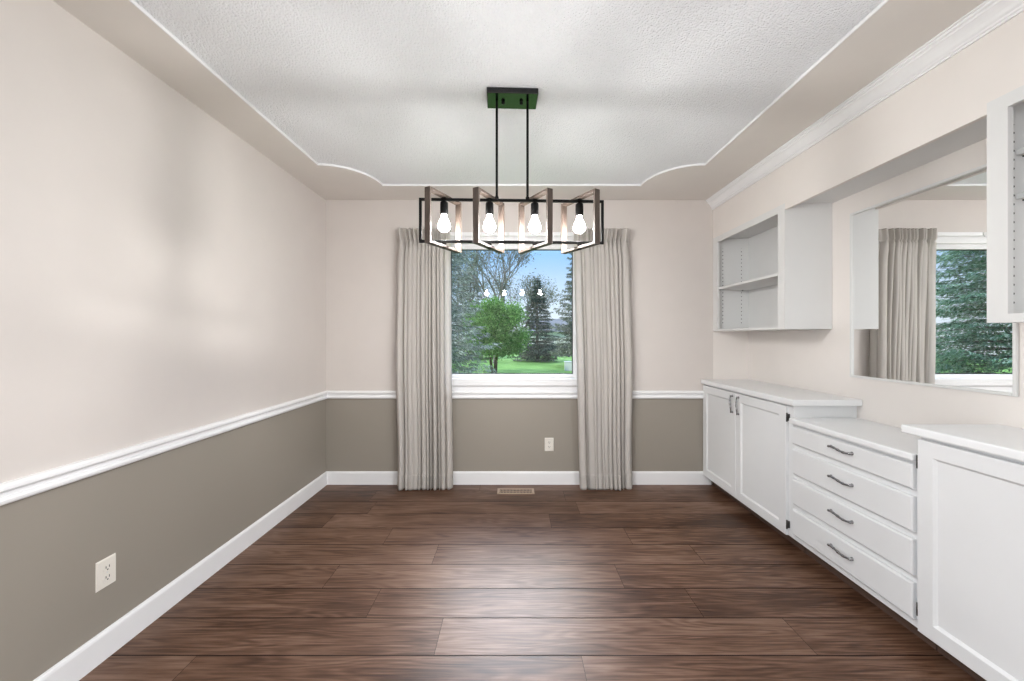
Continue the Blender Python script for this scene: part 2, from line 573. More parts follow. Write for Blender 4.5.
def soffit():
    inner = tray_outline()
    outer_b = [(XL, REAR), (XR, REAR), (XR, YB), (XL, YB)]
    bm = bmesh.new()
    vi = [bm.verts.new((x, y, ZS)) for x, y in inner]
    vo = [bm.verts.new((x, y, ZS)) for x, y in outer_b]
    es = [bm.edges.new((vi[i], vi[(i + 1) % len(vi)])) for i in range(len(vi))]
    es += [bm.edges.new((vo[i], vo[(i + 1) % 4])) for i in range(4)]
    bmesh.ops.triangle_fill(bm, edges=es, use_beauty=True, use_dissolve=False)
    ret = bmesh.ops.extrude_face_region(bm, geom=bm.faces[:])
    for q in ret['geom']:
        if isinstance(q, bmesh.types.BMVert):
            q.co.z = ZC - .001
    bmesh.ops.recalc_face_normals(bm, faces=bm.faces)
    me = bpy.data.meshes.new('ceiling_border'); bm.to_mesh(me); bm.free()
    me.materials.append(M['soffit'])
    o = bpy.data.objects.new('ceiling_border', me); COL.objects.link(o)
    tag(o, kind='structure')
    # white corner bead along the step
    t = MB()
    n = len(inner)
    cx, cy = 0, 1.1
    vs = []
    for i in range(n):
        a, b = Vector(inner[i - 1]), Vector(inner[(i + 1) % n])
        d = (b - a).normalized(); nr = Vector((d.y, -d.x))        # towards the tray's middle
        p = Vector(inner[i])
        if nr.dot(Vector((cx, cy)) - p) < 0:
            nr = -nr
        for off, z in ((-.001, ZS - .001), (.003, ZS - .001), (.003, ZC), (-.001, ZC)):
            q = p + nr * off
            vs.append((q.x, q.y, z))
    fs = []
    for i in range(n):
        j = (i + 1) % n
        for k in range(4):
            fs.append((i * 4 + k, i * 4 + (k + 1) % 4, j * 4 + (k + 1) % 4, j * 4 + k))
    t.add(vs, fs)
    struct(t, 'trim_1', M['trim'])
soffit()

# bulkhead above the shelf units, with a lip, and the crown moulding on its face
m = MB(); m.box(XF, XR, .1, YB, 2.124, ZS); m.box(XF, XF + .02, .1, YB, 2.077, 2.124)
struct(m, 'wall_right_bulkhead', M['cream'])
m = MB(); m.box(XF + .02, XR, .1, YB, 2.1175, 2.124)
struct(m, 'trim_5', M['shelfwhite'])
prof = [(XF, ZS - .084), (XF - .008, ZS - .084), (XF - .008, ZS - .076), (XF - .013, ZS - .073), (XF - .013, ZS - .066),
        (XF - .020, ZS - .060), (XF - .026, ZS - .050), (XF - .034, ZS - .040), (XF - .042, ZS - .032), (XF - .048, ZS - .028),
        (XF - .048, ZS - .020), (XF - .055, ZS - .016), (XF - .055, ZS - .008), (XF - .062, ZS - .006), (XF - .062, ZS), (XF, ZS)]
m = MB(); m.extrude(prof, 'y', .1, YB); struct(m, 'trim_2', M['trim'])

# chair rails and baseboards
def rail_prof(s):      # (distance from wall, height)
    return [(0, .740), (.014, .740), (.019, .745), (.021, .754), (.018, .762), (.011, .765), (.011, .777), (.019, .780), (.025, .788), (.024, .798), (.016, .805), (0, .807)]
m = MB(); m.extrude([(XL + d, z) for d, z in rail_prof(1)], 'y', SW[1] + .02, YB); struct(m, 'trim_3', M['trim'])
m = MB(); m.extrude([(YB - d, z) for d, z in rail_prof(1)], 'x', XL + .001, XF - .09); struct(m, 'trim_4', M['trim'])
bprof = [(0, 0), (.014, 0), (.014, .098), (.011, .106), (.006, .111), (0, .112)]
m = MB(); m.extrude([(XL + d, z) for d, z in bprof], 'y', REAR, YB); struct(m, 'baseboard_left', M['trim'])
m = MB(); m.extrude([(YB - d, z) for d, z in bprof], 'x', XL + .001, XC + .07); struct(m, 'baseboard_back', M['trim'])

# window
win = thing('window_1', (-.02, YB, WZ0), None, None, kind='structure')
m = MB()
cw = .072
m.box(WX0 - cw + .012, WX0 + .012, YB - .018, YB, .853, WZ1 + cw); m.box(WX1 - .012, WX1 + cw - .012, YB - .018, YB, .853, WZ1 + cw)
m.box(WX0 + .012, WX1 - .012, YB - .018, YB, WZ1 - .012, WZ1 + cw)
m.box(WX0 + .012, WX1 - .012, YB - .030, YB, .853, WZ0 + .006)
m.box(WX0 + .012, WX1 - .012, YB - .007, YB, .806, .853)
m.build('casing', M['trim'], win, bevel=.003)
m = MB(); m.box(WX0 - .01, WX1 + .01, YB - .031, YB + .05, WZ0 + .006, WZ0 + .028)
m.build('sill', M['trim'], win, bevel=.004)
GX0, GX1, GZ0, GZ1 = -.552, .514, .945, 2.034
m = MB()
a0, a1 = YB + .03, YB + .09
m.box(WX0, GX0, a0, a1, WZ0 + .028, WZ1); m.box(GX1, WX1, a0, a1, WZ0 + .028, WZ1)
m.box(GX0, GX1, a0, a1, WZ0 + .028, GZ0); m.box(GX0, GX1, a0, a1, GZ1, WZ1)
m.build('sash', M['trim'], win, bevel=.004)
m = MB()                                                        # dark glazing seal around the glass
gs = .006
a0, a1 = YB + .046, YB + .062
m.box(GX0, GX0 + gs, a0, a1, GZ0, GZ1); m.box(GX1 - gs, GX1, a0, a1, GZ0, GZ1)
m.box(GX0, GX1, a0, a1, GZ0, GZ0 + gs); m.box(GX0, GX1, a0, a1, GZ1 - gs, GZ1)
m.build('glazing_seal', M['slot'], win)
m = MB(); y = YB + .055
m.add([(GX0, y, GZ0), (GX1, y, GZ0), (GX1, y, GZ1), (GX0, y, GZ1)], [(0, 1, 2, 3)])
m.build('pane', M['pane'], win, fix=False)

# ------------------------------------------------------------------ curtains and their rod
def curtain(x0t, x1t, x0b, x1b, side, seed, label):
    """pleated panel; side -1: outer edge on the left, +1: on the right"""
    rnd = random.Random(seed)
    ztop, zbot, yc = 2.172, .006, 3.338
    nf = 12
    cuts = [0.0]
    for i in range(nf):
        outer = (i == 0) if side < 0 else (i == nf - 1)
        inner = (i == nf - 1) if side < 0 else (i == 0)
        cuts.append(cuts[-1] + (1.9 if outer else 1.6 if inner else rnd.uniform(.65, 1.3)))
    cuts = [c / cuts[-1] for c in cuts]
    per = 14
    amp = [rnd.uniform(.6, 1.15) for _ in range(nf)]
    lean = [rnd.uniform(-.22, .22) for _ in range(nf)]
    zs = [ztop, ztop - .012, ztop - .03, ztop - .055, ztop - .085, ztop - .096, ztop - .105, ztop - .114, ztop - .13, ztop - .17, ztop - .23, ztop - .32]
    z = zs[-1]
    while z > .16:
        z -= .12; zs.append(z)
    zs += [.130, .118, .112, .06, .025, zbot]
    zs = sorted(set(round(q, 4) for q in zs), reverse=True)
    vs = []
    ncol = nf * per + 1
    for z in zs:
        u = (ztop - z) / (ztop - zbot)
        head = max(0.0, min(1.0, 1 - (ztop - z - .07) / .09))           # 1 in the header
        waist = math.exp(-((ztop - z - .13) / .09) ** 2)
        A = (.024 + .012 * u) * (1 - .30 * head)
        xa = x0t + (x0b - x0t) * u; xb = x1t + (x1b - x1t) * u
        w = xb - xa
        sh = .014 * waist + .006 * math.sin(u * 9)
        if side < 0: xa += sh
        else: xb -= sh
        w = xb - xa
        for c in range(ncol):
            i = min(c // per, nf - 1)
            f = (c - i * per) / per
            s = cuts[i] + (cuts[i + 1] - cuts[i]) * f
            wav = math.sin(PI * f)
            body = (wav ** .8) * 2 - 1
            pin = (wav ** 4) * 3.2 - .8                                    # narrow pinched pleats in the header
            prof = body * (1 - head) + pin * head
            yy = yc - A * amp[i] * prof
            yy += .006 * math.sin(3 * u * PI + i * 1.7) * (1 - head)
            xx = xa + w * s + lean[i] * (w / nf) * math.sin(2 * PI * f) * (.5 + u)
            xx += -(w / nf) * .18 * math.sin(2 * PI * f) * (1 - head)
            yy += .011 * math.exp(-((ztop - z - .105) / .009) ** 2)          # stitched gather under the header
            if .105 < z < .131:
                yy -= .0022
            vs.append((xx, yy, z))
    fs = []
    for r in range(len(zs) - 1):
        for c in range(ncol - 1):
            fs.append((r * ncol + c, r * ncol + c + 1, (r + 1) * ncol + c + 1, (r + 1) * ncol + c))
    m = MB(); m.add(vs, fs, True)
    base = ((x0b + x1b) / 2, yc, zbot)
    root = thing('curtain', base, label, 'curtain', 'curtains at the window')
    body = m.build('panel', M['cloth'], root, fix=False)
    hm = MB()                                   # the doubled hem, a little proud of the cloth
    low = [ri for ri, z in enumerate(zs) if z <= .1305]
    hv = [(m.v[ri * ncol + c][0], m.v[ri * ncol + c][1] - .0035, m.v[ri * ncol + c][2]) for ri in low for c in range(ncol)]
    hm.add(hv, [(a * ncol + c, a * ncol + c + 1, (a + 1) * ncol + c + 1, (a + 1) * ncol + c) for a in range(len(low) - 1) for c in range(ncol - 1)], True)
    hm.build('hem', M['cloth'], root, fix=False)
    r = MB(); vs = []
    col = 0 if side < 0 else ncol - 1
    nn = 7
    for ri in range(len(zs)):
        px, py, pz = m.v[ri * ncol + col]
        for q in range(nn):
            f = q / (nn - 1)
            vs.append((px + side * .012 * math.sin(PI * f) , py + (YB - .032 - py) * f, pz))
    fs = [(ri * nn + q, ri * nn + q + 1, (ri + 1) * nn + q + 1, (ri + 1) * nn + q) for ri in range(len(zs) - 1) for q in range(nn - 1)]
    r.add(vs, fs, True)
    r.build('side_return', M['cloth'], root, fix=False)
    for o in root.children:
        sd = o.modifiers.new('cloth', 'SOLIDIFY'); sd.thickness = .0016; sd.offset = 0
    return root
curtain(-.988, -.534, -.980, -.512, -1, 3, 'ivory pleated floor-length curtain on the left of the window, nearer the taupe side wall')
curtain(.500, .972, .553, .992, 1, 8, 'ivory pleated floor-length curtain on the right of the window, nearer the white cabinets')

rod = thing('curtain_rod', (0, 3.40, 2.13), 'white traverse rod spanning the top of the window above the glass', 'curtain rod')
m = MB(); m.extrude([(3.374, 2.124), (3.392, 2.124), (3.392, 2.128), (3.378, 2.128), (3.378, 2.150), (3.392, 2.150), (3.392, 2.154), (3.374, 2.154)], 'x', -.975, .97)
m.build('rail', M['trim'], rod)
for x in (-.93, 0, .93):
    m = MB(); m.box(x - .012, x + .012, 3.386, YB, 2.134, 2.146)
    m.build('bracket', M['trim'], rod)
for x in (-.05, .06):
    m = MB(); m.box(x - .012, x + .012, 3.366, 3.3745, 2.126, 2.150); m.tube([(x, 3.37, 2.127), (x, 3.37, 2.112)], .004)
    m.build('carrier', M['silver'], rod)

# ------------------------------------------------------------------ linear pendant light
def pendant():
    yc = 1.98
    rt = thing('pendant_light', (-.009, yc, 1.735), 'black linear pendant with four wood square frames and lit bulbs hanging from the ceiling', 'pendant light', rz=math.radians(2.2))
    ox, oy, oz = rt.location
    def B(mb, name, mat, parent=rt, **kw):
        return mb.build(name, mat, parent, origin=(0, 0, oz), **kw)
    m = MB(); m.box(-.124, .124, -.067, .067, ZC - .028, ZC)
    can = B(m, 'canopy', M['canopy'], bevel=.003)
    for x in (-.045, .045):
        m = MB(); m.lathe([(.0075, -.012), (.0085, -.009), (.0085, -.003), (.006, 0)], (x, .0, ZC - .028), 12)
        B(m, 'canopy_nut', M['black'], can)
    for x in (-.076, .076):
        m = MB(); m.tube([(x, 0, ZC - .027), (x, 0, 1.948)], .0062, 12)
        m.tube([(x, 0, 1.962), (x, 0, 1.945)], .0095, 12)
        B(m, 'rod', M['black'])
    t = .0065
    X = .457
    z0, z1 = 1.732, 1.951
    m = MB()
    m.box(-X, X, -t, t, z1 - 2 * t, z1); m.box(-X, X, -t, t, z0, z0 + 2 * t)
    m.box(-X, -X + 2 * t, -t, t, z0 + 2 * t, z1 - 2 * t); m.box(X - 2 * t, X, -t, t, z0 + 2 * t, z1 - 2 * t)
    B(m, 'metal_frame', M['black'], bevel=.0015)
    ang = math.radians(28.7)
    cs = [-.335, -.112, .112, .335]
    for i, cx in enumerate(cs):
        sgn = 1 if i < 2 else -1
        u = Vector((sgn * math.sin(ang), math.cos(ang), 0)); n = Vector((u.y, -u.x, 0))
        c = Vector((cx, 0, 0))
        L, w, th = .130, .0155, .012
        zt, zb = 1.966, 1.706
        m = MB()
        def slab(a0, a1, zz0, zz1):
            P = lambda a, b, z: c + u * a + n * b + Vector((0, 0, z))
            m.hexa([P(a0, -w, zz0), P(a1, -w, zz0), P(a1, w, zz0), P(a0, w, zz0)], [P(a0, -w, zz1), P(a1, -w, zz1), P(a1, w, zz1), P(a0, w, zz1)])
        slab(-L, -L + th, zb, zt); slab(L - th, L, zb, zt)
        slab(-L + th, L - th, zt - th, zt); slab(-L + th, L - th, zb, zb + th)
        fr = B(m, 'wood_frame', M['wood'], bevel=.001)
        # clips tying the wood to the metal
        for za, zb_ in ((zt - th - .003, zt + .003), (zb - .002, z0 + .001)):
            m = MB(); m.box(cx - .010, cx + .010, -.008, .008, za, zb_)
            B(m, 'clip', M['black'], fr)
        m = MB()
        m.lathe([(.006, z1), (.010, z1 - .016), (.0185, z1 - .020), (.0195, z1 - .026), (.0195, z1 - .074), (.017, z1 - .078)], (cx, 0, 0), 20)
        so = B(m, 'socket', M['black'])
        m = MB()
        zb0 = z1 - .079
        bp = [(.0125, 0), (.0135, -.010), (.0165, -.020), (.0225, -.032), (.0280, -.044), (.0300, -.056), (.0285, -.067), (.0235, -.076), (.0150, -.0825), (.006, -.0855), (.001, -.086)]
        m.lathe(bp, (cx, 0, zb0), 24)
        bo = B(m, 'bulb', [M['bulb'], M['neck']], so)
        for p in bo.data.polygons:                      # the frosted dome glows, the neck only faintly
            if p.center.z > zb0 - oz - .054: p.material_index = 1
    return rt
pendant()

# ------------------------------------------------------------------ outlets and floor register
def outlet(loc, facing, label):
    """facing 'x': plate on the left wall; 'y': plate on the back wall"""
    r = thing('wall_outlet', loc, label, 'outlet', 'wall outlets')
    w, h, t = .0385, .0575, .006
    X, Y, Z = loc
    def P(a, b, d):                 # a across, b up, d out of the wall
        return (X + d, Y + a, Z + b) if facing == 'x' else (X + a, Y - d, Z + b)
    def slab(m, a0, a1, b0, b1, d0, d1, inset=0):
        i = inset
        m.hexa([P(a0, b0, d0), P(a1, b0, d0), P(a1, b1, d0), P(a0, b1, d0)],
               [P(a0 + i, b0 + i, d1), P(a1 - i, b0 + i, d1), P(a1 - i, b1 - i, d1), P(a0 + i, b1 - i, d1)])
    m = MB(); slab(m, -w, w, -h, h, 0, t, .004)
    m.build('cover_plate', M['outlet'], r)
    for s in (-1, 1):
        m = MB()
        pts = []
        n = 24
        for k in range(n):
            a = 2 * PI * k / n
            pa, pb = .0175 * math.cos(a), max(-.0135, min(.0135, .0175 * math.sin(a)))
            pts.append((pa, pb + s * .0195))
        vs = [P(a, b, t - .0005) for a, b in pts] + [P(a, b, t + .002) for a, b in pts]
        m.add(vs, [tuple(range(n)), tuple(range(n, 2 * n))] + [(k, (k + 1) % n, n + (k + 1) % n, n + k) for k in range(n)])
        rec = m.build('receptacle', M['outlet'], r)
        m = MB()
        for a in (-.0065, .0065):
            slab(m, a - .0014, a + .0014, s * .0195 - .001, s * .0195 + .008, t + .0015, t + .0024)
        slab(m, -.0025, .0025, s * .0195 - .0095, s * .0195 - .0045, t + .0015, t + .0024)
        m.build('slots', M['slot'], rec)
    m = MB(); slab(m, -.003, .003, -.003, .003, t - .0005, t + .0012, .001)
    m.build('screw', M['silver'], r)
outlet((XL, 1.587, .335), 'x', 'ivory duplex outlet on the taupe left wall beneath the chair rail')
outlet((.303, YB, .343), 'y', 'ivory duplex outlet on the back wall below the window, beside the curtain')

r = thing('floor_register', (.015, 3.29, 0), 'small bronze floor vent register set in the brown planks below the window', 'vent')
x0, x1, y0, y1, z1 = -.137, .166, 3.228, 3.342, .006
m = MB()
b = .02
for (p, q, s_, t_) in ((x0, x1, y0, y0 + b), (x0, x1, y1 - b, y1), (x0, x0 + b, y0 + b, y1 - b), (x1 - b, x1, y0 + b, y1 - b)):
    m.box(p, q, s_, t_, .0005, z1)
m.build('frame', M['bronze'], r, bevel=.002)
m = MB(); m.box(x0 + b, x1 - b, y0 + b, y1 - b, .0003, .0015); m.build('duct_opening', M['duct'], r)
m = MB()
for k in range(22):
    x = x0 + b + .008 + k * (x1 - x0 - 2 * b - .016) / 21
    m.hexa([(x - .002, y0 + b, .0012), (x + .001, y0 + b, .0012), (x + .001, y1 - b, .0012), (x - .002, y1 - b, .0012)],
           [(x, y0 + b, .0045), (x + .003, y0 + b, .0045), (x + .003, y1 - b, .0045), (x, y1 - b, .0045)])
m.box(x0 + b, x1 - b, (y0 + y1) / 2 - .003, (y0 + y1) / 2 + .003, .0012, .005)
m.build('louvers', M['bronze'], r)

# ------------------------------------------------------------------ base cabinets along the right wall
ZB = .082
XD = XC + .020                     # face frame behind the doors
def door_mesh(y0, y1, z0, z1, xf, th, fw, rec):
    """shaker door facing -X with a bevelled recessed panel"""
    m = MB()
    def ring(i, x):
        return [(x, y0 + i, z0 + i), (x, y1 - i, z0 + i), (x, y1 - i, z1 - i), (x, y0 + i, z1 - i)]
    rr = [ring(0, xf + th), ring(0, xf + .003), ring(.003, xf), ring(fw, xf), ring(fw + .004, xf + .004), ring(fw + .010, xf + rec)]
    vs = [p for q in rr for p in q]
    fs = [(3, 2, 1, 0)]
    for k in range(len(rr) - 1):
        for j in range(4):
            fs.append((k * 4 + j, k * 4 + (j + 1) % 4, (k + 1) * 4 + (j + 1) % 4, (k + 1) * 4 + j))
    k = len(rr) - 1
    fs.append(tuple(k * 4 + j for j in range(4)))
    m.add(vs, fs)
    return m

def pull(axis, yc, zc, xf, L=.128):
    """ornate bow pull; axis 'y' horizontal, 'z' vertical, standing off the face at xf"""
    m = MB()
    pts, rs = [], []
    N = 24
    for i in range(N + 1):
        f = i / N
        a = (f - .5) * L
        bow = .012 + .007 * math.sin(PI * f) ** .8
        r = .0048 + .0022 * math.exp(-((f - .5) / .05) ** 2) + .0018 * (math.exp(-((f - .28) / .035) ** 2) + math.exp(-((f - .72) / .035) ** 2)) \
            + .0022 * (math.exp(-((f - .02) / .04) ** 2) + math.exp(-((f - .98) / .04) ** 2))
        sag = -.004 * math.sin(2 * PI * f)
        pts.append((xf - bow, yc + a, zc + sag) if axis == 'y' else (xf - bow, yc + sag, zc + a)); rs.append(r)
    m.tube(pts, rs, 10)
    for s in (-1, 1):
        a = s * (L / 2 - .004)
        p = (yc + a, zc) if axis == 'y' else (yc, zc + a)
        m.tube([(xf, p[0], p[1]), (xf - .003, p[0], p[1]), (xf - .006, p[0], p[1]), (xf - .014, p[0], p[1])], [.0085, .0082, .005, .0058], 12)
    return m

def hinge(m, y, z, h=.040):
    m.box(XC + .002, XD + .001, y - .004, y + .004, z - h / 2, z + h / 2)
    m.tube([(XC + .004, y, z - h / 2 - .006), (XC + .004, y, z + h / 2 + .006)], .0045, 10)

def carcass(name, y0, y1, ztop, label):
    r = thing(name, ((XD + XR) / 2, (y0 + y1) / 2, 0), label, 'cabinet')
    m = MB(); m.box(XD, XR - .001, y0, y1, ZB, ztop)
    m.build('body', M['white'], r, bevel=.001)
    m = MB(); m.box(XC + .085, XR - .05, y0 + .001, y1 - .001, 0, ZB)
    m.build('toe_kick', M['kick'], r)
    return r

def countertop(y0, y1, ztop, th, x0, label, round_=True):
    m = MB(); m.box(x0, XR - .0005, y0, y1, ztop - th, ztop)
    o = m.build('countertop', M['counter'], None, origin=((x0 + XR) / 2, (y0 + y1) / 2, ztop - th), bevel=.006, seg=3)
    return tag(o, label, 'countertop')

YA0, YA1 = 2.352, YB - .003       # far cabinet
YD0, YD1 = 1.620, 2.350           # drawer unit
YN0, YN1 = .52, 1.617             # near cabinet
# far cabinet
c = carcass('base_cabinet', YA0, YA1, .868, 'white base cabinet with two closed shaker doors, standing in the corner by the back wall')
mid = 2.932
for (a, b_, hy) in ((mid + .002, YA1 - .006, mid + .042), (2.394, mid - .002, mid - .040)):
    d = door_mesh(a, b_, ZB + .003, .858, XC, .0195, .060, .009).build('door', M['white'], c)
    pull('z', hy, .772, XC).build('handle', M['pewter'], d)
    if a < 2.5:
        for z in (.79, .15):
            m = MB(); hinge(m, a - .006, z); m.build('hinge', M['hinge'], d)
countertop(2.312, YB - .001, .906, .037, XC - .014, 'white countertop slab on the far two-door cabinet, ending at the back wall')
# drawer unit
c = carcass('drawer_cabinet', YD0, YD1, .762, 'lower white cabinet with four drawers between the two door cabinets')
for z0, z1 in ((.646, .748), (.472, .617), (.295, .441), (.118, .264)):
    m = MB()
    y0, y1 = YD0 + .014, YD1 - .010
    x1 = XD - .0005
    B_ = .012
    def ring(i, x, iz=None):
        return [(x, y0 + i, z0 + i), (x, y1 - i, z0 + i), (x, y1 - i, z1 - i * (1.5 if iz else 1)), (x, y0 + i, z1 - i * (1.5 if iz else 1))]
    rr = [ring(0, x1), ring(0, XC + .006), ring(.006, XC), ]
    vs = [p for q in rr for p in q]
    fs = [(3, 2, 1, 0)] + [(k * 4 + j, k * 4 + (j + 1) % 4, (k + 1) * 4 + (j + 1) % 4, (k + 1) * 4 + j) for k in range(2) for j in range(4)] + [(8, 9, 10, 11)]
    m.add(vs, fs)
    d = m.build('drawer', M['white'], c)
    pull('y', 1.985, (z0 + z1) / 2 + .012, XC, .135).build('handle', M['pewter'], d)
countertop(YD0 + .002, YD1, .795, .030, XC - .012, 'lower white countertop over the four drawers, set down between two higher counters')
# near cabinet
c = carcass('base_cabinet', YN0, YN1, .868, 'white shaker-door base cabinet beside the drawers, cut off by the picture edge')
mid = 1.065
for (a, b_, hy) in ((mid + .002, YN1 - .004, mid + .042), (YN0 + .004, mid - .002, mid - .040)):
    d = door_mesh(a, b_, ZB + .003, .858, XC, .0195, .060, .011).build('door', M['white'], c)
    pull('z', hy, .772, XC).build('handle', M['pewter'], d)
    if a > 1:
        for z in (.765, .17):
            m = MB(); hinge(m, b_ + .0012, z); m.build('hinge', M['hinge'], d)
countertop(YN0 - .02, 1.668, .906, .034, XC - .014, 'white countertop slab on the nearest cabinet, overhanging the drawer unit')

# ------------------------------------------------------------------ wall shelf units
def shelf_unit(y0, y1, shelves, stile_far, stile_near, recess, rail, label):
    zb, zt = 1.320, 2.077
    r = thing('wall_shelf', ((XF + XR) / 2, (y0 + y1) / 2, zb), label, 'shelf unit', 'open wall shelf units')
    xb = XR - .002
    for (a, b_) in ((y0, y0 + .019), (y1 - .019, y1)):
        m = MB(); m.box(XF + .019, xb, a, b_, zb, 2.117); sp_ = m.build('side_panel', [M['shelfwhite'], M['pegpanel']], r); sp_.data.polygons[3 if a == y0 else 2].material_index = 1
    m = MB(); m.box(xb - .006, xb, y0 + .019, y1 - .019, zb + .018, 2.117); m.build('back_panel', M['shelfwhite'], r)
    m = MB(); m.box(XF + .019, xb - .006, y0 + .019, y1 - .019, zb, zb + rail); m.build('bottom_board', M['shelfwhite'], r)
    m = MB()
    m.box(XF - .001, XF + .019, y1 - stile_far, y1, zb, 2.117); m.box(XF - .001, XF + .019, y0, y0 + stile_near, zb, 2.117)
    m.box(XF - .001, XF + .019, y0 + stile_near, y1 - stile_far, zb, zb + rail)
    m.box(XF - .001, XF + .019, y0 + stile_near, y1 - stile_far, 2.070, 2.117)
    m.build('face_frame', M['shelfwhite'], r)
    for z in shelves:
        m = MB(); m.box(XF + recess, xb - .007, y0 + .021, y1 - .021, z - .019, z)
        s = m.build('shelf', M['shelfwhite'], r, bevel=.002)
        for x in (XF + recess + .03, xb - .06):
            for y in (y1 - .019, y0 + .019):
                sg = -1 if y > (y0 + y1) / 2 else 1
                m = MB()
                m.box(x - .004, x + .004, y - sg * .001, y + sg * .012, z - .0235, z - .0188)
                m.build('shelf_pin', M['hinge'], s)
    return r
shelf_unit(2.535, YB - .002, [1.690], .068, .068, .012, .016, 'open white shelf unit with one shelf in the far corner, above the two-door cabinet')
shelf_unit(.36, 1.452, [1.937, 1.780], .062, .062, .078, .030, 'open white shelf unit at the picture edge, overlapping the mirror')

# mirror
y0, y1, z0, z1 = 1.597, 2.390, 1.030, 2.005
r = thing('wall_mirror', (XR, (y0 + y1) / 2, z0), 'large wall mirror in a thin silver frame between the two shelf units', 'mirror')
m = MB(); fw = .013
xa = XR - .014
m.box(xa, XR - .001, y0, y0 + fw, z0, z1); m.box(xa, XR - .001, y1 - fw, y1, z0, z1)
m.box(xa, XR - .001, y0 + fw, y1 - fw, z0, z0 + fw); m.box(xa, XR - .001, y0 + fw, y1 - fw, z1 - fw, z1)
m.build('frame', M['silver'], r, bevel=.003)
m = MB(); m.box(XR - .005, XR - .001, y0 + fw, y1 - fw, z0 + fw, z1 - fw)
m.build('glass', M['mirror'], r)

# ------------------------------------------------------------------ the garden beyond the window
GZ = -.50
def ground_z(x, y):
    return GZ - .30 + .30 * math.exp(-((x + .6) / 9) ** 2) * (1 - math.exp(-(max(0, y - 6) / 10) ** 2)) + .3 * math.exp(-(max(0, y - 3) / 8) ** 2) * .6
m = MB()
nx, ny = 60, 50
vs = []
for j in range(ny + 1):
    for i in range(nx + 1):
        x = -45 + 90 * i / nx; y = YB + T + .02 + 75 * (j / ny) ** 1.6
        vs.append((x, y, ground_z(x, y)))
m.add(vs, [(j * (nx + 1) + i, j * (nx + 1) + i + 1, (j + 1) * (nx + 1) + i + 1, (j + 1) * (nx + 1) + i) for j in range(ny) for i in range(nx)], True)
struct(m, 'ground', M['lawn'])

def card(m, p, d, n_, L, w, tone):
    """one small leaf or needle spray: a bent diamond along d"""
    s = d.cross(n_)
    if s.length < 1e-5:
        s = d.orthogonal()
    s = s.normalized() * w
    up = s.cross(d).normalized() * (w * .35)
    m.add([p, p + d * (L * .5) + s + up, p + d * L, p + d * (L * .5) - s + up], [(0, 1, 2), (0, 2, 3)], False, tone)

def spruce(x, y, h, R, seed, mat, label, nbr=9, step=.30, leaf=.17, dens=1.0, zmax=None, skip=0.0, group=None, z0=.25):
    rnd = random.Random(seed)
    g = ground_z(x, y)
    r = thing('spruce_tree', (x, y, g), label, 'tree', group)
    m = MB(); m.tube([(x, y, g - .05), (x, y, g + h * .5), (x, y, g + h)], [.022 * h, .012 * h, .01], 8)
    bm_ = m; m = MB()
    z = z0
    top = zmax or h
    while z < top:
        t = z / h
        Lm = R * (1 - t) ** .75 * rnd.uniform(.85, 1.05)
        nb = max(4, int(nbr * (1 - .35 * t)))
        a0 = rnd.uniform(0, 6.28)
        for b in range(nb):
            if rnd.random() < skip: continue
            a = a0 + 6.283 * b / nb + rnd.uniform(-.2, .2)
            L = Lm * rnd.uniform(.75, 1.1)
            dr = rnd.uniform(.10, .32)
            dirh = Vector((math.cos(a), math.sin(a), 0)); side = Vector((-dirh.y, dirh.x, 0))
            c0 = Vector((x, y, g + z))
            P = lambda f: c0 + dirh * (L * f) + Vector((0, 0, L * (.10 * f - dr * f * f + .12 * f ** 4)))
            bm_.tube([P(0), P(.5), P(.95)], [.02, .012, .004], 4, False)
            n = int(L / leaf * 9 * dens)
            for k in range(n):
                f = rnd.uniform(.12, 1.0) ** .8
                p = P(f)
                sg = rnd.choice((-1, 1))
                sp_ = rnd.uniform(0, .42) * (1.15 - f) * L
                q = p + side * (sg * sp_) + dirh * (sp_ * .5) + Vector((0, 0, -sp_ * rnd.uniform(.1, .45)))
                d = (dirh * rnd.uniform(.3, 1) + side * sg * rnd.uniform(.1, 1) + Vector((0, 0, rnd.uniform(-.75, .12)))).normalized()
                nr = Vector((rnd.uniform(-.5, .5), rnd.uniform(-.5, .5), 1)).normalized()
                card(m, q, d, nr, leaf * rnd.uniform(.7, 1.3), leaf * .16, min(1, max(0, rnd.gauss(.35 , .25))))
        z += step * rnd.uniform(.8, 1.2) * (1 - .4 * t)
    bm_.build('trunk_and_branches', M['bark'], r, fix=False)
    m.build('needles', mat, r, fix=False, tone=True)
    return r

